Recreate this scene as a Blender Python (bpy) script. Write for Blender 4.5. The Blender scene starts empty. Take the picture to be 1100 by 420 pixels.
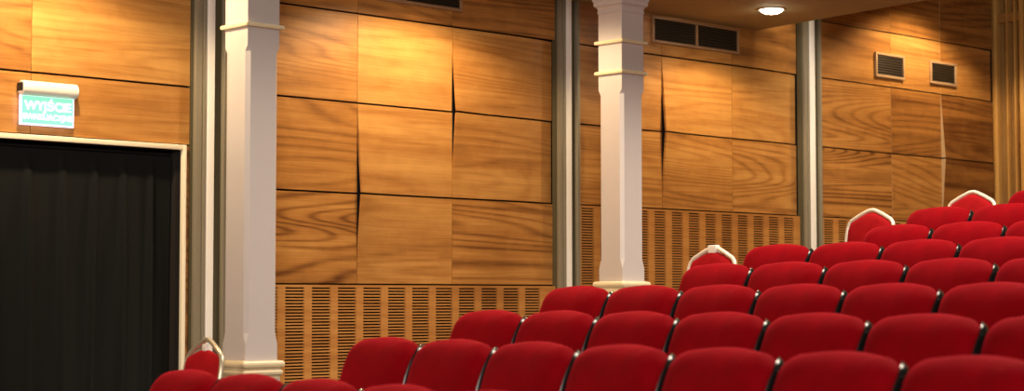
import bpy, bmesh, math, random
from mathutils import Vector, Matrix
random.seed(7)
R = math.radians
SC = bpy.context.scene
COL = SC.collection
EYE = 1.2

# ------------------------------------------------------------------ helpers
class MB:
    """collects geometry in one bmesh, linked later as one mesh object"""
    def __init__(self): self.bm = bmesh.new()
    def box(self, x0, x1, y0, y1, z0, z1, bev=0.0):
        vs = [self.bm.verts.new((x, y, z)) for x in (x0, x1) for y in (y0, y1) for z in (z0, z1)]
        fs = [(0,1,3,2),(4,6,7,5),(0,4,5,1),(2,3,7,6),(0,2,6,4),(1,5,7,3)]
        F = [self.bm.faces.new([vs[i] for i in f]) for f in fs]
        if bev > 0:
            es = list({e for f in F for e in f.edges})
            bmesh.ops.bevel(self.bm, geom=es, offset=bev, segments=2, affect='EDGES', profile=.5)
        return self
    def loft(self, rings, close=True, caps=True):
        """rings: list of lists of points, same count"""
        V = [[self.bm.verts.new(p) for p in r] for r in rings]
        n = len(V[0])
        for a, b in zip(V[:-1], V[1:]):
            for i in range(n if close else n-1):
                j = (i+1) % n
                self.bm.faces.new((a[i], a[j], b[j], b[i]))
        if caps and close:
            self.bm.faces.new(list(reversed(V[0]))); self.bm.faces.new(V[-1])
        return self
    def tube(self, pts, ra, rb=None, seg=10, side=None, taper=None):
        """elliptical tube along pts; ra along 'side', rb across; side = fixed reference vector"""
        rb = rb or ra
        P = [Vector(p) for p in pts]; rings = []
        for i, p in enumerate(P):
            t = (P[min(i+1, len(P)-1)] - P[max(i-1, 0)]).normalized()
            s = Vector(side) if side else (Vector((0,0,1)) if abs(t.z) < .9 else Vector((1,0,0)))
            s = (s - t*s.dot(t)).normalized(); u = t.cross(s)
            k = taper[i] if taper else 1
            rings.append([p + s*(ra*k*math.cos(a)) + u*(rb*k*math.sin(a)) for a in (2*math.pi*j/seg for j in range(seg))])
        return self.loft(rings)
    def build(self, name, mat, parent=None, smooth=None, loc=None):
        bm = self.bm
        bmesh.ops.recalc_face_normals(bm, faces=bm.faces)
        me = bpy.data.meshes.new(name); bm.to_mesh(me); bm.free()
        if smooth is not None:
            for p in me.polygons: p.use_smooth = True
            me.set_sharp_from_angle(angle=R(smooth))
        o = bpy.data.objects.new(name, me); COL.objects.link(o)
        for m in (mat if isinstance(mat, (list, tuple)) else [mat]): me.materials.append(m)
        if parent: o.parent = parent
        if loc: o.location = loc
        return o

def tag(o, label, cat, group=None, kind=None):
    o['label'] = label; o['category'] = cat
    if group: o['group'] = group
    if kind: o['kind'] = kind
    return o
def thing(name, label, cat, loc=(0,0,0), rz=0, group=None):
    o = bpy.data.objects.new(name, None); COL.objects.link(o)
    o.location = loc; o.rotation_euler = (0,0,rz); o.empty_display_size = .1
    return tag(o, label, cat, group)
def structure(o):
    o['kind'] = 'structure'; return o
def copy_tree(o, parent=None):
    c = o.copy(); COL.objects.link(c)
    if parent: c.parent = parent
    for ch in list(o.children): copy_tree(ch, c)
    return c

# ------------------------------------------------------------------ materials
def newmat(name):
    m = bpy.data.materials.new(name); m.use_nodes = True
    nt = m.node_tree; b = nt.nodes['Principled BSDF']
    return m, nt, b
def plain(name, col, rough=.5, metal=0, noise=.06, scale=30, bump=0, spec=.5):
    m, nt, b = newmat(name); N, L = nt.nodes, nt.links
    tc = N.new('ShaderNodeTexCoord'); n = N.new('ShaderNodeTexNoise')
    n.inputs['Scale'].default_value = scale; n.inputs['Detail'].default_value = 4
    L.new(tc.outputs['Object'], n.inputs['Vector'])
    mx = N.new('ShaderNodeMix'); mx.data_type = 'RGBA'
    mx.inputs[6].default_value = (*[c*(1-noise) for c in col], 1); mx.inputs[7].default_value = (*[min(1, c*(1+noise)) for c in col], 1)
    L.new(n.outputs['Fac'], mx.inputs[0]); L.new(mx.outputs[2], b.inputs['Base Color'])
    b.inputs['Roughness'].default_value = rough; b.inputs['Metallic'].default_value = metal
    b.inputs['Specular IOR Level'].default_value = spec
    if bump:
        bp = N.new('ShaderNodeBump'); bp.inputs['Strength'].default_value = bump; bp.inputs['Distance'].default_value = .002
        L.new(n.outputs['Fac'], bp.inputs['Height']); L.new(bp.outputs['Normal'], b.inputs['Normal'])
    return m
def wood(name, light, mid, dark, rough=.38, vertical=False):
    """book-matched veneer: contour lines of a stretched noise give the cathedral figure.
       each panel carries its own seed, tone and figure as custom properties"""
    m, nt, b = newmat(name); N, L = nt.nodes, nt.links
    def math_(op, a, c=None, clamp=False):
        n = N.new('ShaderNodeMath'); n.operation = op; n.use_clamp = clamp
        for i, v in enumerate((a, c)):
            if v is None: continue
            if isinstance(v, (int, float)): n.inputs[i].default_value = v
            else: L.new(v, n.inputs[i])
        return n.outputs[0]
    def attr(n_):
        a = N.new('ShaderNodeAttribute'); a.attribute_type = 'OBJECT'; a.attribute_name = n_
        return a.outputs['Fac']
    seed, tone, fig = attr('seed'), attr('tone'), attr('figure')
    tc = N.new('ShaderNodeTexCoord'); sp = N.new('ShaderNodeSeparateXYZ'); L.new(tc.outputs['Object'], sp.inputs[0])
    ax, az = (sp.outputs['Z'], sp.outputs['X']) if vertical else (sp.outputs['X'], sp.outputs['Z'])
    def vec(kx, kz, off=0.0):
        c = N.new('ShaderNodeCombineXYZ')
        L.new(math_('MULTIPLY', ax, kx), c.inputs[0]); L.new(math_('MULTIPLY', az, kz), c.inputs[1])
        L.new(math_('ADD', seed, off), c.inputs[2]); return c.outputs[0]
    def noise(v, detail, rough_=.5, dist=0):
        n = N.new('ShaderNodeTexNoise'); n.inputs['Scale'].default_value = 1; n.inputs['Detail'].default_value = detail
        n.inputs['Roughness'].default_value = rough_; n.inputs['Distortion'].default_value = dist
        L.new(v, n.inputs['Vector']); return n.outputs['Fac']
    big = noise(vec(.21, 2.1), 1.2, .4, .35)                    # the board's slow figure
    ph = math_('MULTIPLY', big, math_('ADD', math_('MULTIPLY', fig, 190), 70))
    sn = math_('SINE', ph)
    line = math_('POWER', math_('ADD', math_('MULTIPLY', sn, .5), .5), 3.0)   # thin dark growth rings
    fib = noise(vec(2.5, 120, 5), 4, .6)
    band = noise(vec(.40, 8, 11), 4, .62, .3)
    mot = noise(vec(7, 9, 17), 2, .5, .6)                        # mottled figure
    f = math_('ADD', math_('MULTIPLY', line, math_('ADD', math_('MULTIPLY', fig, .34), .08)), math_('MULTIPLY', math_('SUBTRACT', fib, .5), .6))
    f = math_('ADD', f, math_('MULTIPLY', math_('SUBTRACT', band, .5), 1.25))
    f = math_('ADD', f, math_('MULTIPLY', math_('SUBTRACT', mot, .5), .30))
    f = math_('ADD', f, math_('ADD', tone, .30), True)
    cr = N.new('ShaderNodeValToRGB'); e = cr.color_ramp.elements
    e[0].position = 0; e[0].color = (*light, 1); e[1].position = 1; e[1].color = (*dark, 1)
    k = e.new(.45); k.color = (*mid, 1)
    L.new(f, cr.inputs['Fac']); L.new(cr.outputs['Color'], b.inputs['Base Color'])
    b.inputs['Roughness'].default_value = rough; b.inputs['Specular IOR Level'].default_value = .45
    bp = N.new('ShaderNodeBump'); bp.inputs['Strength'].default_value = .12; bp.inputs['Distance'].default_value = .002
    L.new(fib, bp.inputs['Height']); L.new(bp.outputs['Normal'], b.inputs['Normal'])
    return m
def velvet(name, col, sheen):
    m, nt, b = newmat(name); N, L = nt.nodes, nt.links
    tc = N.new('ShaderNodeTexCoord'); n = N.new('ShaderNodeTexNoise'); n.inputs['Scale'].default_value = 9; n.inputs['Detail'].default_value = 5
    L.new(tc.outputs['Object'], n.inputs['Vector'])
    cr = N.new('ShaderNodeValToRGB'); e = cr.color_ramp.elements
    e[0].position = .3; e[0].color = (*[c*.82 for c in col], 1); e[1].position = .75; e[1].color = (*[c*1.15 for c in col], 1)
    L.new(n.outputs['Fac'], cr.inputs['Fac']); L.new(cr.outputs['Color'], b.inputs['Base Color'])
    b.inputs['Roughness'].default_value = .85; b.inputs['Specular IOR Level'].default_value = .05
    b.inputs['Sheen Weight'].default_value = sheen; b.inputs['Sheen Roughness'].default_value = .45
    b.inputs['Sheen Tint'].default_value = (1, .02, .06, 1)
    n2 = N.new('ShaderNodeTexNoise'); n2.inputs['Scale'].default_value = 500; L.new(tc.outputs['Object'], n2.inputs['Vector'])
    bp = N.new('ShaderNodeBump'); bp.inputs['Strength'].default_value = .2; bp.inputs['Distance'].default_value = .001
    L.new(n2.outputs['Fac'], bp.inputs['Height']); L.new(bp.outputs['Normal'], b.inputs['Normal'])
    return m
def glow(name, col, strength, base=(.8,.8,.8)):
    m, nt, b = newmat(name)
    b.inputs['Base Color'].default_value = (*base, 1); b.inputs['Emission Color'].default_value = (*col, 1)
    b.inputs['Emission Strength'].default_value = strength
    return m

M = {}
M['veneer'] = wood('walnut_veneer', (.63,.325,.090), (.43,.185,.042), (.13,.043,.010))
M['slat_wood'] = wood('grille_oak', (.56,.27,.07), (.44,.185,.042), (.24,.09,.02), .5)
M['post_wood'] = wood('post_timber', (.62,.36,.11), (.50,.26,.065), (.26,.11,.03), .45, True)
M['dark_wood'] = wood('dark_board', (.34,.20,.06), (.26,.14,.04), (.12,.06,.02), .6, True)  # darker timber of the boards between the posts
M['ply_edge'] = plain('raw_board_edge', (.62,.44,.24), .6, 0, .1, 60)
M['backing'] = plain('black_backing', (.012,.008,.006), .9)
M['paint'] = plain('cream_gloss_paint', (.54,.49,.475), .38, 0, .03, 14, .03)
M['trimpaint'] = plain('warm_lit_cream_paint', (.74,.62,.40), .32, 0, .06, 14, .05)  # warm downlight on the column mouldings is put into this cream
M['doorpaint'] = plain('pale_door_paint', (.92,.82,.62), .45, 0, .04)
M['steel'] = plain('brushed_steel', (.27,.235,.165), .4, .1, .08, 60)
M['steel_dark'] = plain('dark_steel', (.10,.085,.045), .5, .1, .1, 60)
M['white_strip'] = plain('white_enamel', (.93,.90,.84), .35, 0, .03)
M['soffit'] = plain('soffit_paint', (.42,.345,.17), .8, 0, .06, 6)
M['carpet'] = plain('brown_carpet', (.05,.025,.02), .95, 0, .25, 60, .3)
M['curtain'] = plain('black_wool_serge', (.0055,.006,.0054), .9, 0, .2, 80, .2, .25)
M['velvet'] = velvet('red_velvet', (.205,.0005,.0035), .30)
M['chair_red'] = velvet('red_upholstery', (.34,.008,.012), .12)
M['plastic'] = plain('black_gloss_plastic', (.007,.0065,.0065), .25, 0, .1, 40)
M['shell'] = plain('black_shell', (.008,.008,.008), .35, 0, .1, 40)
M['castiron'] = plain('black_metal', (.02,.02,.02), .4, .6, .1)
M['frame_lit'] = plain('champagne_tube_lit', (.86,.80,.66), .3, .1, .04)  # bright copy of the chair tube, downlight put into the colour
M['frame_dim'] = plain('champagne_tube_dim', (.62,.54,.40), .3, .5, .06)  # same chair tube where it is dimmer, shade put into the colour
M['vent_frame'] = plain('bronze_painted_metal', (.36,.21,.11), .45, .2, .06)
M['vent_frame_pale'] = plain('tan_painted_metal', (.52,.34,.19), .45, .2, .06)
M['vent_dark'] = plain('dark_duct', (.012,.009,.007), .8)
M['louver'] = plain('bronze_louver', (.05,.035,.02), .45, .3, .06)
M['lens'] = glow('lamp_lens', (1, .86, .62), 40)
M['metal_ring'] = plain('lamp_ring', (.55,.48,.38), .3, .6)
M['sign_green'] = glow('sign_green', (.32, .84, .54), 1.0, (.05,.5,.3))
M['sign_letter'] = glow('sign_letter', (.90, 1.0, .97), 1.5)
M['sign_edge'] = glow('sign_edge', (.66, .68, 1.0), 1.5)
M['housing'] = plain('white_housing', (.88,.85,.78), .35, 0, .02)

# ------------------------------------------------------------------ setting: floor tiers
SKEW = R(-6.955); SR = -math.sin(SKEW)          # rows run slightly askew to the wall
RX = [4.233, 5.073, 5.914, 6.745, 7.573, 8.399, 9.226, 10.053, 10.88]
RY = [6.281, 6.025, 6.266, 6.497, 6.255, 6.486, 6.228, 6.473, 6.22]
RZ = [-.325, -.200, -.088, .031, .155, .280, .410, .553, .700]
SP = .53; TOP = .89
TZ = [EYE + z - .851 for z in RZ]
def row_x(k, y): return RX[k] + (y - RY[k])*SR
f = MB()
Y0, Y1 = -4.0, 9.0
edges = []
for y in (Y0, Y1):
    e = [-2.0] + [row_x(0, y) - .80] + [row_x(k, y) + .07 for k in range(9)] + [15.0]
    edges.append(e)
zz = [-.12] + TZ + [TZ[-1] + .14]
prof0, prof1 = [], []
for ei, out in ((0, prof0), (1, prof1)):
    y = (Y0, Y1)[ei]; e = edges[ei]
    for i, z in enumerate(zz):
        out.append((e[i], y, z)); out.append((e[i+1], y, z))
    out.append((e[-1], y, -.5)); out.append((e[0], y, -.5))
f.loft([prof0, prof1])
structure(f.build('floor', M['carpet']))

# ------------------------------------------------------------------ setting: panelled wall
H1, H2, H3, H4 = 3.023, 2.447, 1.866, 1.286     # heights of the joints between the panels
wb = MB()                                       # black backing behind the boards, with the doorway left open
DX0, DX1, DZ = 3.86, 5.875, 2.07
wb.box(1.0, DX0, 9.06, 9.16, -.5, 4.3); wb.box(DX0, DX1, 9.06, 9.16, DZ, 4.3); wb.box(DX1, 14.95, 9.06, 9.16, -.5, 4.3)
wall = structure(wb.build('wall_left', M['backing']))

def panel(x0, x1, z0, z1, lifts=(), tone=0.0, fig=.5, name='wall_panel', solid=False):
    """one veneered board; lifts = [(corner, amount)] corners that have sprung off the wall"""
    g = .006; x0 += g*.35; x1 -= g*.35; z0 += g; z1 -= g
    n = 16; yb, th = 9.018, .018
    def off(u, v):
        d = 0.0
        for c, a in lifts:
            if c == 'R': d += a*1.25*u**6; continue
            uu = u if 'r' in c else 1-u; vv = v if 't' in c else 1-v
            d += a*(uu**3.2)*(vv**1.1)
        return d
    mb = MB(); bm = mb.bm
    F = [[bm.verts.new((x0+(x1-x0)*i/n, yb-th-off(i/n, j/n), z0+(z1-z0)*j/n)) for j in range(n+1)] for i in range(n+1)]
    B = [[bm.verts.new((x0+(x1-x0)*i/n, yb-(0 if solid else off(i/n, j/n)), z0+(z1-z0)*j/n)) for j in range(n+1)] for i in range(n+1)]
    for i in range(n):
        for j in range(n):
            bm.faces.new((F[i][j], F[i+1][j], F[i+1][j+1], F[i][j+1])); bm.faces.new((B[i][j], B[i][j+1], B[i+1][j+1], B[i+1][j]))
    for i in range(n):
        for q in ((F[i][0], B[i][0], B[i+1][0], F[i+1][0]), (F[i][n], F[i+1][n], B[i+1][n], B[i][n]), (F[0][i], F[0][i+1], B[0][i+1], B[0][i]), (F[n][i], B[n][i], B[n][i+1], F[n][i+1])):
            bm.faces.new(q).material_index = 1 if solid else 0
    o = mb.build(name, [M['veneer'], M['ply_edge']], wall, 40)
    o['seed'] = random.uniform(0, 90); o['tone'] = tone; o['figure'] = fig
    return o

# bay with the doorway
ZT = 3.60
for (x0, x1, z0, z1, t, fg) in [(3.85,4.893,H1,ZT,.05,.3),(4.893,5.93,H1,ZT,.0,.3),(3.85,4.893,H2,H1,.12,.45),(4.893,5.93,H2,H1,-.10,.15),
                                (3.85,4.893,2.10,H2,.02,.35),(4.893,5.93,2.10,H2,.0,.3),(5.905,5.93,.0,2.10,.25,.4),
                                (1.2,2.5,0,H2,.1,.4),(2.5,3.83,0,H2,.05,.3),(1.2,2.5,H2,ZT,.1,.4),(2.5,3.85,H2,ZT,.05,.3)]:
    panel(x0, x1, z0, z1, (), t, fg)
# bay behind the first column
b1 = [6.205, 7.194, 8.008, 8.985]
T = [[(.10,.5),(.16,.35),(.22,.55)], [(.02,.35),(-.12,.12),(.02,.30)], [(.08,.55),(-.05,.12),(.06,.30)], [(.06,.95),(.02,.15),(.04,.80)]]
Z = [(H1,ZT),(H2,H1),(H3,H2),(H4,H3)]
LF = {(1,2):[('lb',.048),('R',-.028)], (2,1):[('lb',.052)], (3,1):[('lt',.050)], (2,2):[('lt',.044),('R',-.034)], (3,2):[('R',-.022)], (1,1):[('rb',-.004)],
      (2,0):[('rb',.004)], (3,0):[('rt',.004)]}
for r in range(4):
    for c_ in range(3):
        t, fg = T[r][c_]; panel(b1[c_], b1[c_+1], *Z[r], LF.get((r,c_), ()), t, fg)
# bay between the second and third steel channel
b2 = [9.215, 10.118, 10.945, 11.80]
T = [[(.10,.4),(.06,.3),(.16,.4)], [(.02,.3),(-.06,.35),(.02,.25)], [(.04,.55),(-.02,.5),(.06,.65)]]
LF = {(1,1):[('lb',.046)], (2,1):[('lt',.046)], (1,2):[('R',-.032)], (2,2):[('R',-.026)], (0,2):[('R',-.02)]}
for r in range(3):
    for c_ in range(3):
        t, fg = T[r][c_]; panel(b2[c_], b2[c_+1], *Z[r], LF.get((r,c_), ()), t, fg)
# last bay, taller: no balcony above it
b3 = [12.075, 13.098, 13.872, 14.735]
H0 = 3.50
Z3 = [(H0,4.15),(H1,H0),(H2,H1),(H3,H2)]
T = [[(.2,.4),(.3,.3),(.35,.4)], [(.06,.25),(-.02,.3),(.10,.25)], [(.12,.55),(.30,.35),(.42,.3)], [(.18,1.0),(.08,.55),(.42,.45)]]  # board tones, with this bay's darker, redder light mostly put into them
LF = {(2,2):[('lb',.042)], (3,2):[('lt',.042)], (1,2):[('R',-.03)]}
for r in range(4):
    for c_ in range(3):
        t, fg = T[r][c_]; panel(b3[c_], b3[c_+1], *Z3[r], LF.get((r,c_), ()), t, fg, solid=True)

def grille(x0, x1, z0, z1, first, pitch=.205, slot=.148, dz=.0193):
    """slotted acoustic boards: stiles with thin slats between, black void behind"""
    mb = MB(); yf, yb = 9.0, 9.016
    mb.box(x0, x1, yf, yb, z1-.016, z1); x = x0; s0 = first
    stiles = []
    while s0 + slot < x1 - .01:
        stiles.append((x, min(s0, x1))); x = s0 + slot; s0 += pitch
    if x < x1: stiles.append((x, x1))
    for a, b in stiles: mb.box(a, b, yf, yb, z0, z1-.016)
    nz = int((z1-.026-z0)/dz)
    for (a0, a1), (c0, c1) in zip(stiles[:-1], stiles[1:]):
        for k in range(nz):
            zt = z1 - .0255 - k*dz
            mb.box(a1, c0, yf+.001, yb-.002, zt-.0097, zt)
    o = mb.build('wall_grille', M['slat_wood'], wall)
    o['seed'] = random.uniform(0, 90); o['tone'] = .02; o['figure'] = .25
grille(6.205, 8.985, .25, H4-.004, 6.635 - .205*2)
grille(9.215, 11.80, .60, H3-.004, 10.03 - .195*4, .195, .128)
grille(12.075, 14.735, .95, H3-.004, 12.125, .195, .128)

def trim(name, build):
    o = bpy.data.objects.new(name, None); COL.objects.link(o); structure(o); build(o); return o
# steel channels between the bays (left edge, flange, white strip, dark web, right lip)
for i, (a, b, c_, d, e, f_, zt) in enumerate([(5.936,5.944,6.014,6.020,6.072,6.140,3.45),(8.985,8.987,9.046,9.050,9.103,9.166,3.45),(11.815,11.832,11.880,11.886,11.955,12.032,3.9)]):
    def bld(o):
        right = (6.171, 9.204, 12.066)[i]
        m = MB(); m.box(a-.004, right+.004, 8.990, 9.028, 0, zt); m.build('web', M['steel_dark'], o)
        m = MB(); m.box(b, c_-.022, 8.958, 8.990, 0, zt, .003); m.box(c_-.020, c_, 8.952, 8.990, 0, zt, .003); m.build('flange', M['steel'], o, 40)
        m = MB(); m.box(d+.002, e, 8.950, 8.990, 0, zt, .004); m.build('white_strip', M['white_strip'], o, 40)
        m = MB(); m.box(f_, f_+.012, 8.958, 8.990, 0, zt, .002); m.box(f_+.016, right, 8.966, 8.990, 0, zt, .002); m.build('lip', M['steel'], o, 40)
    trim('trim_%d' % (i+1), bld)
# doorway
def door(o):
    m = MB()
    m.box(DX1, DX1+.027, 8.982, 9.012, 0, DZ+.03, .004); m.box(DX0-.03, DX0, 8.982, 9.012, 0, DZ+.03, .004); m.box(DX0, DX1, 8.982, 9.012, DZ, DZ+.03, .004)
    m.build('door_frame', M['doorpaint'], o, 40)
    m = MB(); m.box(DX0-.05, DX1+.05, 9.42, 9.46, 0, DZ+.1); m.box(DX0-.05, DX0, 9.16, 9.42, 0, DZ+.1); m.box(DX1, DX1+.05, 9.16, 9.42, 0, DZ+.1); m.box(DX0-.05, DX1+.05, 9.16, 9.46, DZ+.1, DZ+.14)
    m.build('lobby_recess', M['backing'], o)
trim('door_1', door)

# back wall: timber posts with darker boards between and one cross rail
BX = 14.76
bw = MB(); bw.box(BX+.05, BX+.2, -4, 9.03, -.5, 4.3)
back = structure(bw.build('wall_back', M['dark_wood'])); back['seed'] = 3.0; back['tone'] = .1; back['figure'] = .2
def post(y0, y1, proud, tone=-.1):
    m = MB(); m.box(BX-proud, BX+.05, y0, y1, .6, 4.3, .006)
    o = m.build('timber_post', M['post_wood'], back, 40); o['seed'] = random.uniform(0, 50); o['tone'] = tone; o['figure'] = .1
post(8.948, 8.985, .03, -.1); post(8.985, 9.02, .0, .2)
y = 8.862
for k in range(46):
    w = .020 if k % 3 < 2 else .045
    post(y-w, y, .035 if k % 3 == 2 else .02, -.05 if k % 3 == 2 else .12); y -= (.082, .066, .11)[k % 3]
m = MB(); m.box(BX-.012, BX+.05, 5.0, 8.95, 3.75, 3.84, .004)
o = m.build('cross_rail', M['post_wood'], back, 40); o['seed'] = 9.0; o['tone'] = .25; o['figure'] = .1

# balcony soffit
SZ = 3.329
m = MB()
def xe(y): return 11.246 + (y-9.0)*.147
m.loft([[(1.0,7.0,SZ),(xe(7.0),7.0,SZ),(xe(9.02),9.02,SZ),(1.0,9.02,SZ)], [(1.0,7.0,SZ+.5),(xe(7.0),7.0,SZ+.5),(xe(9.02),9.02,SZ+.5),(1.0,9.02,SZ+.5)]])
structure(m.build('ceiling', M['soffit']))
m = MB(); m.box(11.4, 14.95, 6.5, 9.02, 4.15, 4.3); structure(m.build('ceiling_upper', M['soffit']))

# ------------------------------------------------------------------ columns
def sq(w, z, c=0.0):
    h = w/2; c = max(c, .0008)
    return [(h-c,-h,z),(h,-h+c,z),(h,h-c,z),(h-c,h,z),(-h+c,h,z),(-h,h-c,z),(-h,-h+c,z),(-h+c,-h,z)]
def column(label, cx, cy, zfloor, zbase, zlow, w=.208):
    """zbase: underside of the shaft; zlow: where the chamfer starts"""
    r = thing('column', label, 'column', (cx, cy, zfloor), 0, 'white boxed columns under the balcony'); r['kind'] = 'thing'
    o = lambda z: z - zfloor
    cw = .021
    m = MB(); m.loft([sq(w,o(zbase)), sq(w,o(zlow-.03)), sq(w,o(zlow),cw*.55), sq(w,o(zlow+.03),cw), sq(w,o(2.52),cw), sq(w,o(2.535),cw*.55), sq(w,o(2.55)), sq(w,o(3.08))])
    m.build('shaft', M['paint'], r)
    for zb in (2.662, 2.862):
        m = MB(); hw = w+.005
        m.loft([sq(hw,o(zb-.014)), sq(w+.040,o(zb-.010),.004), sq(w+.046,o(zb),.005), sq(w+.040,o(zb+.010),.004), sq(hw,o(zb+.014))])
        m.build('moulding_band', M['trimpaint'], r)
    m = MB()
    pr = [(w+.002,3.052),(w+.010,3.056),(w+.010,3.070),(w+.004,3.074),(w+.006,3.084),(w+.018,3.096),(w+.040,3.104),(w+.046,3.108),(w+.046,3.132),(w+.058,3.138),(w+.062,3.17),(w+.10,3.215),(w+.105,3.26),(w+.13,3.29),(w+.135,SZ-.002)]
    m.loft([sq(a,o(z),.002) for a, z in pr]); m.build('capital', M['paint'], r)
    m = MB()
    pr = [(w+.004,zbase+.002),(w+.050,zbase-.002),(w+.062,zbase-.010),(w+.066,zbase-.020),(w+.060,zbase-.032),(w+.034,zbase-.040),(w+.032,zbase-.046),(w+.046,zbase-.054),(w+.052,zbase-.062),(w+.046,zbase-.074),(w+.028,zbase-.080),(w+.026,zbase-.095)]
    m.loft([sq(a,o(z),.006) for a, z in pr]); m.build('base_moulding', M['trimpaint'], r)
    m = MB(); zb = o(zbase-.095)
    m.loft([sq(w+.09,0), sq(w+.09,.10), sq(w+.055,.13), sq(w+.022,.14), sq(w+.022,zb)]); m.build('pedestal', M['paint'], r)
    return r
column('white square column standing between the black curtained doorway and the wood panels', 5.560+.104, 7.893+.104, TZ[2], .866, .985)
column('white square column right of the middle steel channel, in front of the long vent bay', 8.487+.104, 7.893+.104, TZ[5], 1.305, 1.42)

# ------------------------------------------------------------------ wall fittings
def vent(label, x0, x1, z0, z1, cells, pale, group=None):
    r = thing('air_vent', label, 'vent', ((x0+x1)/2, 8.995, z0), 0, group); w = x1-x0; h = z1-z0; t = .022
    fm = M['vent_frame_pale'] if pale else M['vent_frame']
    m = MB(); m.box(-w/2, w/2, -.016, .003, 0, t, .002); m.box(-w/2, w/2, -.016, .003, h-t, h, .002)
    m.box(-w/2, -w/2+t, -.016, .003, t, h-t, .002); m.box(w/2-t, w/2, -.016, .003, t, h-t, .002)
    cw = (w-2*t-(cells-1)*t)/cells; xs = []
    for k in range(cells):
        a = -w/2+t+k*(cw+t); xs.append((a, a+cw))
        if k: m.box(a-t, a, -.016, .003, t, h-t, .002)
    m.build('vent_frame', fm, r, 40)
    m = MB(); m.box(-w/2+.004, w/2-.004, -.001, .003, .004, h-.004); m.build('duct', M['vent_dark'], r)
    for a, b in xs:
        n = 8; p = (h-2*t)/n
        for k in range(n):
            z = t + (k+.5)*p; m = MB()
            m.loft([[(x,-.012,z-.009),(x,-.012,z-.007),(x,-.001,z+.007),(x,-.001,z+.005)] for x in (a+.001, b-.001)])
            m.build('louver', M['louver'], r)
    return r
vent('long bronze air vent cut off by the top edge, between the two white columns', 7.06, 8.085, 3.128, 3.316, 2, False)
vent('long two part air vent under the dark soffit, lit downlight to its right', 10.0, 11.02, 3.112, 3.317, 2, False)
vent('small square air vent nearer the steel channel in the last wood panelled bay', 12.858, 13.288, 3.097, 3.310, 1, True)
vent('small square air vent nearer the timber posts in the last wood panelled bay', 13.692, 14.108, 3.107, 3.313, 1, True)

def downlight(label, x, y, z, r_=.085):
    r = thing('downlight', label, 'ceiling light', (x, y, z), 0)
    def ring(rad, z_): return [(rad*math.cos(2*math.pi*i/32), rad*math.sin(2*math.pi*i/32), z_) for i in range(32)]
    m = MB(); m.loft([ring(r_+.022,.002), ring(r_+.022,-.006), ring(r_+.012,-.010), ring(r_,-.006), ring(r_,.002)], True, False); m.build('trim_ring', M['metal_ring'], r, 40)
    m = MB(); m.loft([ring(r_*.999,-.001), ring(r_*.999,-.005), ring(r_*.9,-.018), ring(r_*.65,-.030), ring(r_*.3,-.036)]); m.build('lens', M['lens'], r, 40)
    return r
downlight('bright round downlight set in the dark soffit', 10.49, 8.245, SZ)
LIGHTS = [(4.70, 8.245, SZ), (7.52, 8.245, SZ), (10.49, 8.245, SZ), (13.35, 8.25, 4.12)]

# exit sign over the doorway
ex = thing('exit_sign', 'lit green and white exit sign mounted above the black curtained doorway', 'exit sign', (4.975, 8.965, 2.145))
m = MB(); seg = 20
cyl = lambda x, r_: [(x, -.005 + r_*math.cos(2*math.pi*i/seg), .207 + r_*math.sin(2*math.pi*i/seg)) for i in range(seg)]
m.loft([cyl(-.165,.036), cyl(-.160,.042), cyl(.170,.042), cyl(.175,.036)]); m.build('lamp_housing', M['housing'], ex, 40)
m = MB(); m.box(-.172,-.160,-.03,.025,.19,.235,.003); m.build('end_bracket', M['castiron'], ex)
for xb in (-.06, .05): MB().box(xb,xb+.03,.0,.033,.19,.225).build('wall_bracket', M['castiron'], ex)
m = MB(); m.box(-.167, .163, -.007, .007, .004, .168, .002); m.build('acrylic_plate', M['sign_edge'], ex)
m = MB(); m.box(-.158, .154, -.010, -.0075, .014, .164); m.build('green_panel', M['sign_green'], ex)
def text(body, size, x, z, sx):
    cu = bpy.data.curves.new('lettering', 'FONT'); cu.body = body; cu.size = size; cu.align_x = 'CENTER'; cu.align_y = 'CENTER'; cu.extrude = .0008; cu.offset = .0012
    cu.materials.append(M['sign_letter'])
    tmp = bpy.data.objects.new('lettering_curve', cu); COL.objects.link(tmp); bpy.context.view_layer.update()
    me = bpy.data.meshes.new_from_object(tmp.evaluated_get(bpy.context.evaluated_depsgraph_get()))
    bpy.data.objects.remove(tmp); bpy.data.curves.remove(cu)
    t = bpy.data.objects.new('lettering', me); COL.objects.link(t); t.parent = ex
    t.location = (x, -.0112, z); t.rotation_euler = (R(90), 0, 0); t.scale = (sx, 1, 1)
text('WYJŚCIE', .066, 0, .110, 1.08)
text('EWAKUACYJNE', .042, 0, .050, 1.03)

# curtain across the doorway
cr = thing('curtain', 'black pleated curtain hanging across the doorway under the exit sign', 'curtain', ((DX0+DX1)/2, 9.09, 0))
m = MB(); bm = m.bm; nx, nz = 260, 26; W = DX1-DX0-.03; zt = 2.035
rows = []
for side in (0, 1):
    g = []
    for j in range(nz+1):
        v = j/nz; z = .02 + (zt-.02)*v; row = []
        hd = max(0, min(1, (zt-.085-z)/.5)); drop = max(0, min(1, (zt-.08-z)/.03))
        for i in range(nx+1):
            u = i/nx; x = -W/2 + W*u
            ph = 2*math.pi*(u*9.6 + .16*math.sin(7*u+1.0*(1-v)) )
            pinch = max(0, math.cos(ph))**6
            ridge = max(0, math.cos(ph))**4
            a = .022*pinch*drop*(1-hd) + hd*(.042*ridge + .010*math.sin(.37*ph+2.1*v)) + .003*math.sin(.5*ph)
            row.append(bm.verts.new((x, -a + side*.006 - (.004 if drop == 0 else 0), z)))
        g.append(row)
    rows.append(g)
for s in (0, 1):
    for j in range(nz):
        for i in range(nx): bm.faces.new((rows[s][j][i], rows[s][j][i+1], rows[s][j+1][i+1], rows[s][j+1][i]))
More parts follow.
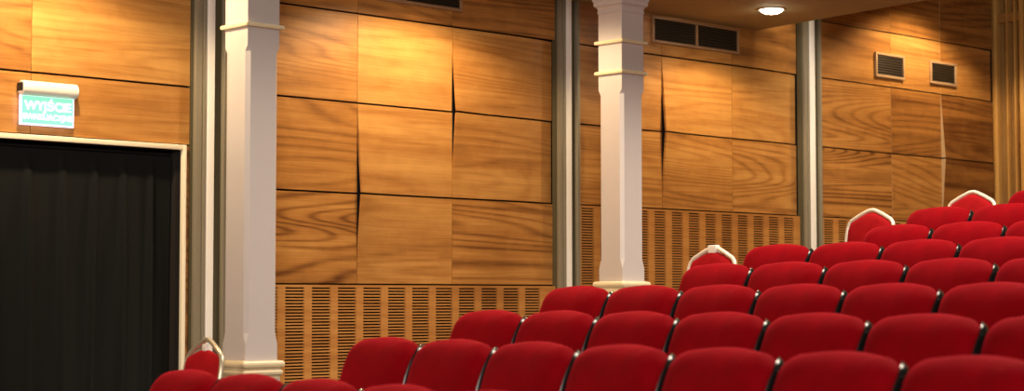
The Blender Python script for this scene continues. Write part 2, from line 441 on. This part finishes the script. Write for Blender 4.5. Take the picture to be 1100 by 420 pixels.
for j in range(nz):
    for i in (0, nx): bm.faces.new((rows[0][j][i], rows[0][j+1][i], rows[1][j+1][i], rows[1][j][i]))
for i in range(nx):
    for j in (0, nz): bm.faces.new((rows[0][j][i], rows[0][j][i+1], rows[1][j][i+1], rows[1][j][i]))
m.build('cloth', M['curtain'], cr, 60)
m = MB(); m.tube([(-W/2-.005,.02,2.048),(W/2+.005,.02,2.048)], .011); m.build('curtain_rail', M['castiron'], cr, 40)

# ------------------------------------------------------------------ theatre seats
LEAN = [(0, 58), (.06, 47), (.12, 29), (.2, 17), (.5, 10)]
def lean(t):
    for (a, x), (b, y) in zip(LEAN[:-1], LEAN[1:]):
        if t <= b: return R(x + (y-x)*(t-a)/(b-a))
    return R(12)
PROF = [(0.0, 0.0)]; NP = 200; LEN = .47
for i in range(NP):
    t = LEN*i/NP; d = LEN/NP; PROF.append((PROF[-1][0]-math.sin(lean(t))*d, PROF[-1][1]-math.cos(lean(t))*d))
def prof(t):
    """point and forward normal at length t below the top (t may run a little past either end)"""
    q = max(0, min(LEN, t)); k = q/LEN*NP; i = min(int(k), NP-1); w = k-i
    x = PROF[i][0]*(1-w)+PROF[i+1][0]*w; z = PROF[i][1]*(1-w)+PROF[i+1][1]*w; a = lean(q)
    x -= math.sin(a)*(t-q); z -= math.cos(a)*(t-q)
    return x, z, (-math.cos(a), math.sin(a))
def wrap(y): return -.32*y*y                    # the back curls round the sitter
def seat_pt(y, t, d):
    x, z, n = prof(t); return (x + n[0]*d + wrap(y), y, TOP - .022 + z + n[1]*d)
def outline(hw, n=72, top=0.0, crown=.026, cr_=.086, taper=.985, bot=LEN-.02):
    """closed outline in (y, t): crowned top, rounded upper corners, nearly straight sides"""
    pts = []; ct = top + crown
    def side_w(t): return hw*(1-(1-taper)*t/bot)
    k = 10
    for i in range(14):                              # crowned top, left to right
        y = -(hw-cr_) + 2*(hw-cr_)*i/13; pts.append((y, top + crown*(y/(hw-cr_))**2*.55))
    t0 = top + crown*.55
    for i in range(1, k+1):
        a = math.pi/2*i/k; pts.append((hw-cr_ + cr_*math.sin(a), t0 + cr_*1.0*(1-math.cos(a))))
    for i in range(1, 13):
        t = t0+cr_ + (bot-.03-t0-cr_)*i/12; pts.append((side_w(t), t))
    for i in range(1, 5):
        a = math.pi/2*i/4; pts.append((side_w(bot)-.03+.03*math.cos(a), bot-.03+.03*math.sin(a)))
    right = pts[14:]
    pts += [(y, t) for y, t in [(side_w(bot)*(.75-.25*i), bot) for i in range(7)]]
    pts += [(-y, t) for y, t in reversed(right)]
    return pts
def pillow(mb, out, front, back, p=3.0, bulge=0.0):
    cy = 0; ct = sum(t for _, t in out)/len(out)
    def ring(s, d): return [seat_pt(cy+(y-cy)*s, ct+(t-ct)*s, d) for y, t in out]
    rings = []
    for s in (.04, .2, .4, .58, .72, .83, .91, .96, .985, 1.0):
        dd = front*(1-s**p)**(1/2.2) + bulge*(1-s*s); rings.append(ring(s, dd))
    rings.append(ring(1.0, back*.5)); rings.append(ring(.985, back))
    for s in (.6, .1): rings.append(ring(s, back))
    mb.loft(rings); return mb

def make_seat():
    r = thing('theatre_seat', 'x', 'theatre seat', (0,0,0), SKEW, 'red velvet theatre seats on the raked tiers')
    pillow(MB(), outline(.2465, top=.018, cr_=.074, crown=.032), .064, -.012, 5.0, .018).build('backrest', M['velvet'], r, 70)
    pillow(MB(), outline(.243, top=.016), -.006, -.032, 6).build('back_shell', M['shell'], r, 60)
    for s in (1, -1):                                 # glossy edge strip down each side
        o_ = outline(.2505, top=-.001)
        path = [seat_pt(s*yy, tt, -.004) for yy, tt in o_[16:36]]
        tp = [.30, .48, .66, .82, .93] + [1]*(len(path)-5)
        MB().tube(path, .022, .0060, 10, (-1, 0, .35), tp).build('edge_strip', M['plastic'], r, 60)
    # seat pan
    m = MB(); rings = []
    for s, z in ((.80,.395),(.97,.40),(1.0,.42),(1.0,.445),(.97,.468),(.85,.480),(.5,.487),(.05,.489)):
        n = 40; ring = []
        for i in range(n):
            a = 2*math.pi*i/n; ca, sa = math.cos(a), math.sin(a)
            ex_ = .45
            ring.append((-.395 + .215*s*math.copysign(abs(ca)**ex_, ca), .225*s*math.copysign(abs(sa)**ex_, sa), z))
        rings.append(ring)
    m.loft(rings); m.build('seat_cushion', M['velvet'], r, 60)
    m = MB(); m.box(-.585,-.20,-.2,.2,.365,.393,.01); m.build('seat_base', M['shell'], r, 40)
    for s in (1, -1):
        m = MB(); y = s*.247
        m.loft([[(-.36,y-.009,.012),(-.24,y-.009,.012),(-.20,y-.009,.40),(-.13,y-.009,.55),(-.20,y-.009,.57),(-.52,y-.009,.56),(-.54,y-.009,.54),(-.42,y-.009,.40)],
                [(-.36,y+.009,.012),(-.24,y+.009,.012),(-.20,y+.009,.40),(-.13,y+.009,.55),(-.20,y+.009,.57),(-.52,y+.009,.56),(-.54,y+.009,.54),(-.42,y+.009,.40)]])
        m.box(-.43,-.17,y-.014,y+.014,0,.012,.003)
        m.build('side_standard', M['castiron'], r, 40)
        m = MB(); m.box(-.55,-.18,y-.015,y+.015,.568,.590,.007); m.build('armrest', M['plastic'], r, 40)
    return r

proto = make_seat()
COUNT = [6, 7, 7, 6, 6, 4, 3, 2, 2]
ORD = ['first', 'second', 'third', 'fourth', 'fifth', 'sixth', 'seventh', 'eighth', 'ninth']
ROWN = ['front row', 'second row', 'third row', 'fourth row', 'fifth row', 'sixth row', 'seventh row', 'eighth row', 'top row']
first = True
for k in range(9):
    for j in range(COUNT[k]):
        o = proto if first else copy_tree(proto); first = False
        o.location = (RX[k] + j*SP*math.sin(SKEW), RY[k] - j*SP*math.cos(SKEW), TZ[k])
        o['label'] = 'red velvet theatre seat with black edges, %s from the wall in the %s' % (ORD[j], ROWN[k])

# ------------------------------------------------------------------ banquet chairs beside the row ends
def banquet(label, loc, rz, frame, gap=0.0, clip=False, plate=False, peak=.893):
    r = thing('banquet_chair', label, 'banquet chair', loc, rz, 'red banquet chairs along the wall aisle')
    fm = M[frame]; hw = .207; zs = peak-.100
    tilt = math.tan(R(9))
    def bx(z): return -(peak-z)*tilt if z > .44 else -(peak-.44)*tilt - .0 + (.44-z)*.10
    half = [(hw*.97,.02),(hw*.985,.25),(hw*.99,.44),(hw,.60),(hw*1.0,zs-.05),(hw*.985,zs-.018),(hw*.93,zs+.012),(hw*.84,zs+.032),(hw*.5,zs+.066),(hw*.22,zs+.090),(hw*.09,zs+.098)]
    path = [(bx(z), y, z) for y, z in half] + [(bx(peak-.001), 0, peak-.001)] + [(bx(z), -y, z) for y, z in reversed(half)]
    MB().tube(path, .0125, .0135, 10, (1,0,.1)).build('back_frame', fm, r, 60)
    # upholstered back
    zb = .50; outl = []
    ins = .014
    top = [(hw-ins, zs-.035),(hw-ins-.006, zs-.012),(hw*.84, zs+.018-gap*.3),(hw*.5, zs+.052-gap),(hw*.18, zs+.080-gap*1.6),(0, zs+.084-gap*1.7)]
    seq = [(hw-ins-.004, zb),(hw-ins, zb+.10),(hw-ins, zb+.2)] + top
    outl = [(y, z) for y, z in seq] + [(-y, z) for y, z in reversed(seq[:-1])] + [(-(hw-ins)*.5, zb-.004),(0, zb-.005),((hw-ins)*.5, zb-.004)]
    cz = .66
    def ring(s, d): return [(bx(cz+(z-cz)*s)+d, y*s, cz+(z-cz)*s) for y, z in outl]
    m = MB(); m.loft([ring(.1,-.030), ring(.5,-.030), ring(.8,-.027), ring(.93,-.020), ring(.99,-.008), ring(1,0), ring(.99,.008), ring(.93,.014), ring(.5,.018), ring(.1,.018)])
    m.build('back_cushion', M['chair_red'], r, 60)
    if clip:
        m = MB(); m.box(bx(peak)-.020, bx(peak)+.018, -.036, .036, peak-.036, peak+.014, .006); m.build('white_clip', M['white_strip'], r, 40)
    if plate:
        m = MB(); m.box(bx(peak-.05)-.014, bx(peak-.05)+.004, -.028, .018, peak-.060, peak-.022, .004); m.build('white_tag', M['white_strip'], r, 40)
    # seat, front legs
    x0 = bx(.46)
    def sring(s, z, w): return [(x0-.20+.21*s*math.copysign(abs(math.cos(a))**.4, math.cos(a)), w*s*math.copysign(abs(math.sin(a))**.4, math.sin(a)), z) for a in (2*math.pi*i/36 for i in range(36))]
    m = MB(); m.loft([sring(.9,.405,.19), sring(1,.415,.19), sring(1,.44,.19), sring(.95,.457,.19), sring(.6,.466,.19), sring(.1,.468,.19)]); m.build('seat', M['chair_red'], r, 60)
    for s in (1, -1):
        MB().tube([(x0-.37, s*.19, 0.0),(x0-.365, s*.19, .2),(x0-.36, s*.19, .398)], .0125, .0125, 10).build('leg', fm, r, 60)
    m = MB(); m.tube([(x0-.36,.19,.396),(x0,.196,.396)], .011); m.tube([(x0-.36,-.19,.396),(x0,-.196,.396)], .011); m.tube([(x0-.36,-.19,.396),(x0-.36,.19,.396)], .011); m.build('seat_frame', fm, r, 60)
    return r
banquet('red banquet chair with champagne frame and white tag, standing before the left column', (5.125, 7.60, TZ[1]), R(-9), 'frame_dim', .020, False, True, .843)
banquet('red banquet chair with brightly lit champagne frame and white clip on its peak', (8.535, 7.17, TZ[5]), SKEW, 'frame_lit', .006, True, False, .880)
banquet('red banquet chair with brightly lit champagne frame showing most of its backrest', (10.185, 7.16, TZ[7]), SKEW, 'frame_lit', 0, False, False, .892)
banquet('red banquet chair with brightly lit champagne frame, nearest the timber posts', (11.0, 6.888, TZ[8]), SKEW, 'frame_lit', 0, False, False, .889)

# ------------------------------------------------------------------ lights
def spot(loc, energy, size=150, blend=.6, rad=.07, col=(1,.73,.42)):
    l = bpy.data.lights.new('downlight_beam', 'SPOT'); l.energy = energy; l.spot_size = R(size); l.spot_blend = blend; l.shadow_soft_size = rad; l.color = col
    o = bpy.data.objects.new('downlight_beam', l); COL.objects.link(o); o.location = loc; return o
for (x, y, z), e, s in zip(LIGHTS, (150, 130, 125, 170), (152, 152, 150, 126)):
    spot((x, y, z-.045), e, s, .35)
def area(loc, target, size, energy, col, sy=None):
    l = bpy.data.lights.new('house_light', 'AREA'); l.energy = energy; l.size = size; l.color = col
    if sy: l.shape = 'RECTANGLE'; l.size_y = sy
    o = bpy.data.objects.new('house_light', l); COL.objects.link(o); o.location = loc
    o.rotation_euler = (Vector(target)-Vector(loc)).to_track_quat('-Z', 'Y').to_euler(); return o
area((9.5, 4.0, 6.8), (8.6, 4.8, 0), 3.0, 850, (1, .84, .66))       # house lights over the upper rows
area((-4.5, -5.5, 3.5), (8, 8.5, 1.9), 2.0, 1120, (1, .87, .76))      # wash from the stage side
area((-3.5, 5.2, 2.9), (8, 7.6, 1.8), 1.2, 210, (1, .82, .60))        # warm stage lamps
w = bpy.data.worlds.new('hall'); SC.world = w; w.use_nodes = True
w.node_tree.nodes['Background'].inputs[0].default_value = (1, .78, .55, 1); w.node_tree.nodes['Background'].inputs[1].default_value = .035

# ------------------------------------------------------------------ camera
cd = bpy.data.cameras.new('camera'); cam = bpy.data.objects.new('camera', cd); COL.objects.link(cam); SC.camera = cam
cd.sensor_fit = 'HORIZONTAL'; cd.sensor_width = 36; cd.lens = 1933.76/1100*36; cd.clip_start = .05; cd.clip_end = 100
cd.dof.use_dof = True; cd.dof.focus_distance = 11.2; cd.dof.aperture_fstop = 2.4
cam.location = (0, 0, EYE); cam.rotation_euler = (R(90+3.2527), R(.028), R(-43.5653))
SC.view_settings.view_transform = 'Standard'; SC.view_settings.look = 'None'; SC.view_settings.gamma = 1; SC.view_settings.use_curve_mapping = False
SC.view_settings.exposure = 0
